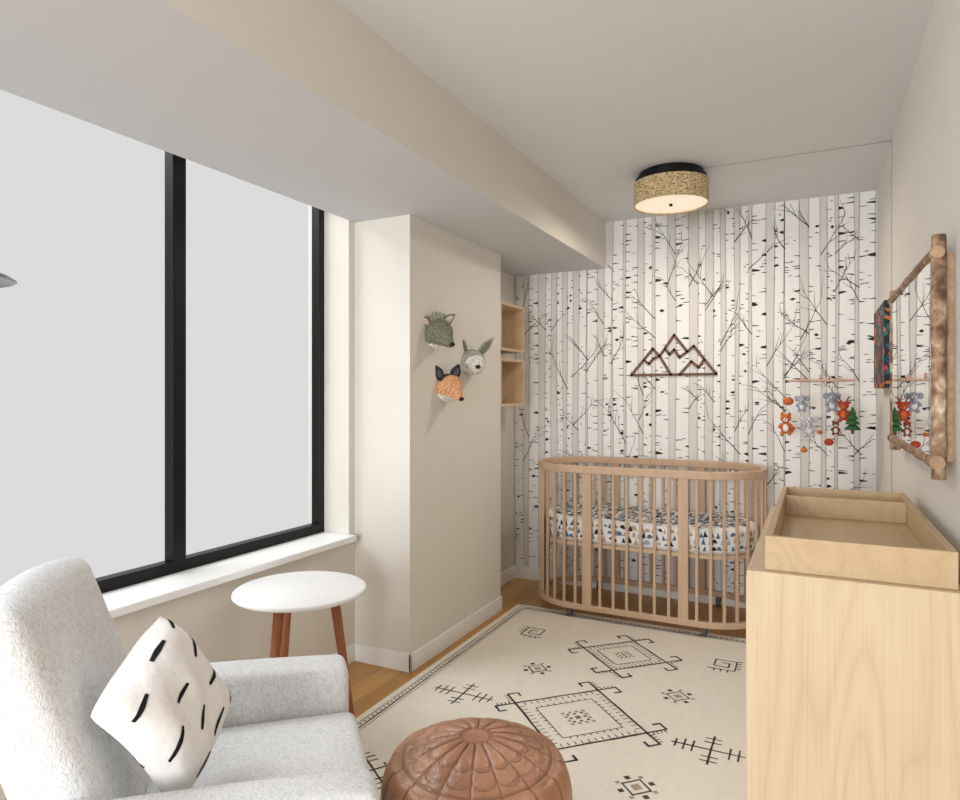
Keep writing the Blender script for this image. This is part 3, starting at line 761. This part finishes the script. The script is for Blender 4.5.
def toy(kind,off,s=1.0,c='or',c2='wh'):
    p=MC+V(off); m=MB(); n='felt_'+kind
    S=lambda a,r_,mi=0,M=None,pt=0.0: m.sphere(p+V(a)*s,tuple(x*s for x in r_),mi,M,14,10,pt)
    if kind=='tree':
        for i,(r_,z) in enumerate(((0.04,-0.04),(0.034,-0.012),(0.027,0.014),(0.018,0.038))):
            r_*=s; z*=s
            m.lathe([(0,z+0.035*s),(r_*.35,z+0.02*s),(r_*.8,z+0.002*s),(r_,z-0.008*s),(r_*.6,z-0.010*s),(0,z-0.006*s)],p,0,16)
        m.tube([p+V((0,0,-0.07*s)),p+V((0,0,-0.045*s))],0.008*s,1,10); mats=[F['gn'],F['br']]
    elif kind=='ball':
        S((0,0,0),(0.02,0.02,0.017)); S((0,0,0.018),(0.006,0.006,0.008),1); mats=[F[c],F[c2]]
    else:
        S((0,0,-0.02),(0.026,0.02,0.032)); S((0,-0.012,-0.022),(0.015,0.012,0.022),1)
        S((0,-0.006,0.028),(0.026,0.022,0.022)); S((0,-0.026,0.02),(0.012,0.010,0.010),1); S((0,-0.036,0.023),(0.004,0.003,0.003),2)
        for q in (-1,1):
            S((q*0.009,-0.026,0.033),(0.0028,0.0028,0.003),2)
            S((q*0.017,-0.008,-0.050),(0.010,0.012,0.012)); S((q*0.026,-0.008,-0.012),(0.008,0.009,0.016),0,Matrix.Rotation(-q*0.5,4,'Y'))
            if kind=='elephant': S((q*0.030,0,0.03),(0.015,0.005,0.018))
            elif kind=='fox': S((q*0.017,0,0.050),(0.010,0.006,0.014),0,None,0.7)
            elif kind=='reindeer':
                S((q*0.024,0,0.044),(0.012,0.005,0.007))
                m.tube([p+V((q*0.010,0,0.045))*s,p+V((q*0.022,0,0.068))*s,p+V((q*0.020,0,0.088))*s],[0.004*s,0.0035*s,0.002*s],3,8)
                m.tube([p+V((q*0.021,0,0.066))*s,p+V((q*0.036,0,0.078))*s],[0.003*s,0.002*s],3,8)
            else: S((q*0.018,0,0.048),(0.010,0.006,0.010))
        if kind=='elephant': m.tube([p+V((0,-0.026,0.022))*s,p+V((0,-0.040,0.005))*s,p+V((0,-0.042,-0.014))*s],[0.009*s,0.007*s,0.005*s],0,10)
        if kind=='fox': S((0.03,0.012,-0.035),(0.010,0.010,0.022),0,Matrix.Rotation(0.6,4,'Y'))
        mats=[F[c],F[c2],F['dk'],F['br']]
    m.obj(n,mats,parent=mob)
    MB().tube([p+V((0,0,0.02)),V((p.x,p.y,MC.z-0.002))],0.0006,0,6).obj('string',M_thr,parent=mob)
toy('ball',(-0.165,-0.02,-0.115),1.4,'or','wh'); toy('fox',(-0.180,0.05,-0.245),1.1,'or','wh'); toy('ball',(-0.085,0.0,-0.39),0.9,'or','gn')
toy('elephant',(-0.095,-0.05,-0.125),0.85,'gy','wh'); toy('elephant',(-0.060,0.06,-0.255),1.1,'lg','wh')
toy('elephant',(0.055,0.0,-0.115),1.0,'gy','wh'); toy('ball',(0.040,0.05,-0.345),1.2,'rd','wh'); toy('ball',(-0.005,0.05,-0.29),0.7,'or','wh')
toy('reindeer',(0.110,-0.06,-0.165),1.0,'rd','or'); toy('tree',(0.150,-0.10,-0.215),1.05)
toy('bear',(0.075,0.10,-0.265),0.7,'br','wh')
# ---------------------------------------------------------------- floor lamp (shade tip reaches into view)
FL=V((-1.94,0.50,0)); M_st=mat('brushed_steel',(150,150,152),0.3,0.9)
fl=thing('floor_lamp','slim steel floor lamp with a shallow dome shade','lamp',FL)
MB().lathe([(0,0),(0.12,0),(0.12,0.015),(0.02,0.022),(0,0.022)],FL,0,40).obj('base',M_st,parent=fl)
MB().tube([FL+V((0,0,0.02)),FL+V((0,0,1.60)),FL+V((0.06,0.05,1.66)),FL+V((0.25,0.215,1.645))],0.008,0,12).obj('pole',M_st,parent=fl)
SC=FL+V((0.262,0.226,0))
MB().lathe([(0.0,1.645),(0.03,1.642),(0.10,1.628),(0.15,1.612),(0.165,1.602),(0.16,1.599),(0.10,1.618),(0,1.632)],SC,0,48).obj('lamp_shade',M_st,parent=fl)
# ---------------------------------------------------------------- camera, world, lights
cd=bpy.data.cameras.new('camera'); cam=bpy.data.objects.new('camera',cd); COL.objects.link(cam); sc.camera=cam
cd.lens=25; cd.sensor_width=36; cd.shift_y=-0.0052; cd.clip_start=0.02
cam.location=(0,0,1.35); cam.rotation_euler=(math.radians(90),0,math.radians(26.67))
wd=bpy.data.worlds.new('world'); sc.world=wd; wd.use_nodes=True
bg=wd.node_tree.nodes['Background']; bg.inputs['Color'].default_value=(0.725,0.725,0.73,1); bg.inputs['Strength'].default_value=1.0
def area(name,loc,tgt,sx,sy,e,c):
    l=bpy.data.lights.new(name,'AREA'); l.shape='RECTANGLE'; l.size=sx; l.size_y=sy; l.energy=e; l.color=c
    o=bpy.data.objects.new(name,l); COL.objects.link(o); o.location=loc
    o.rotation_euler=(V(tgt)-V(loc)).to_track_quat('-Z','Y').to_euler(); return o
area('rear_fill_light',(-1.0,-3.2,1.4),(-0.9,4,1.7),2.0,1.4,180,(0.95,0.98,1.0))  # unseen fill lamp added behind the camera to brighten the room evenly
area('daylight',(-4.2,1.3,4.0),(-1.3,1.5,0.9),3.5,1.6,130,(0.94,0.975,1.0))
pl_=bpy.data.lights.new('lamp_bulb','AREA'); pl_.shape='DISK'; pl_.size=0.3; pl_.energy=9; pl_.color=(1,0.9,0.78)
po_=bpy.data.objects.new('lamp_bulb',pl_); COL.objects.link(po_); po_.location=(LC.x,LC.y,2.37)
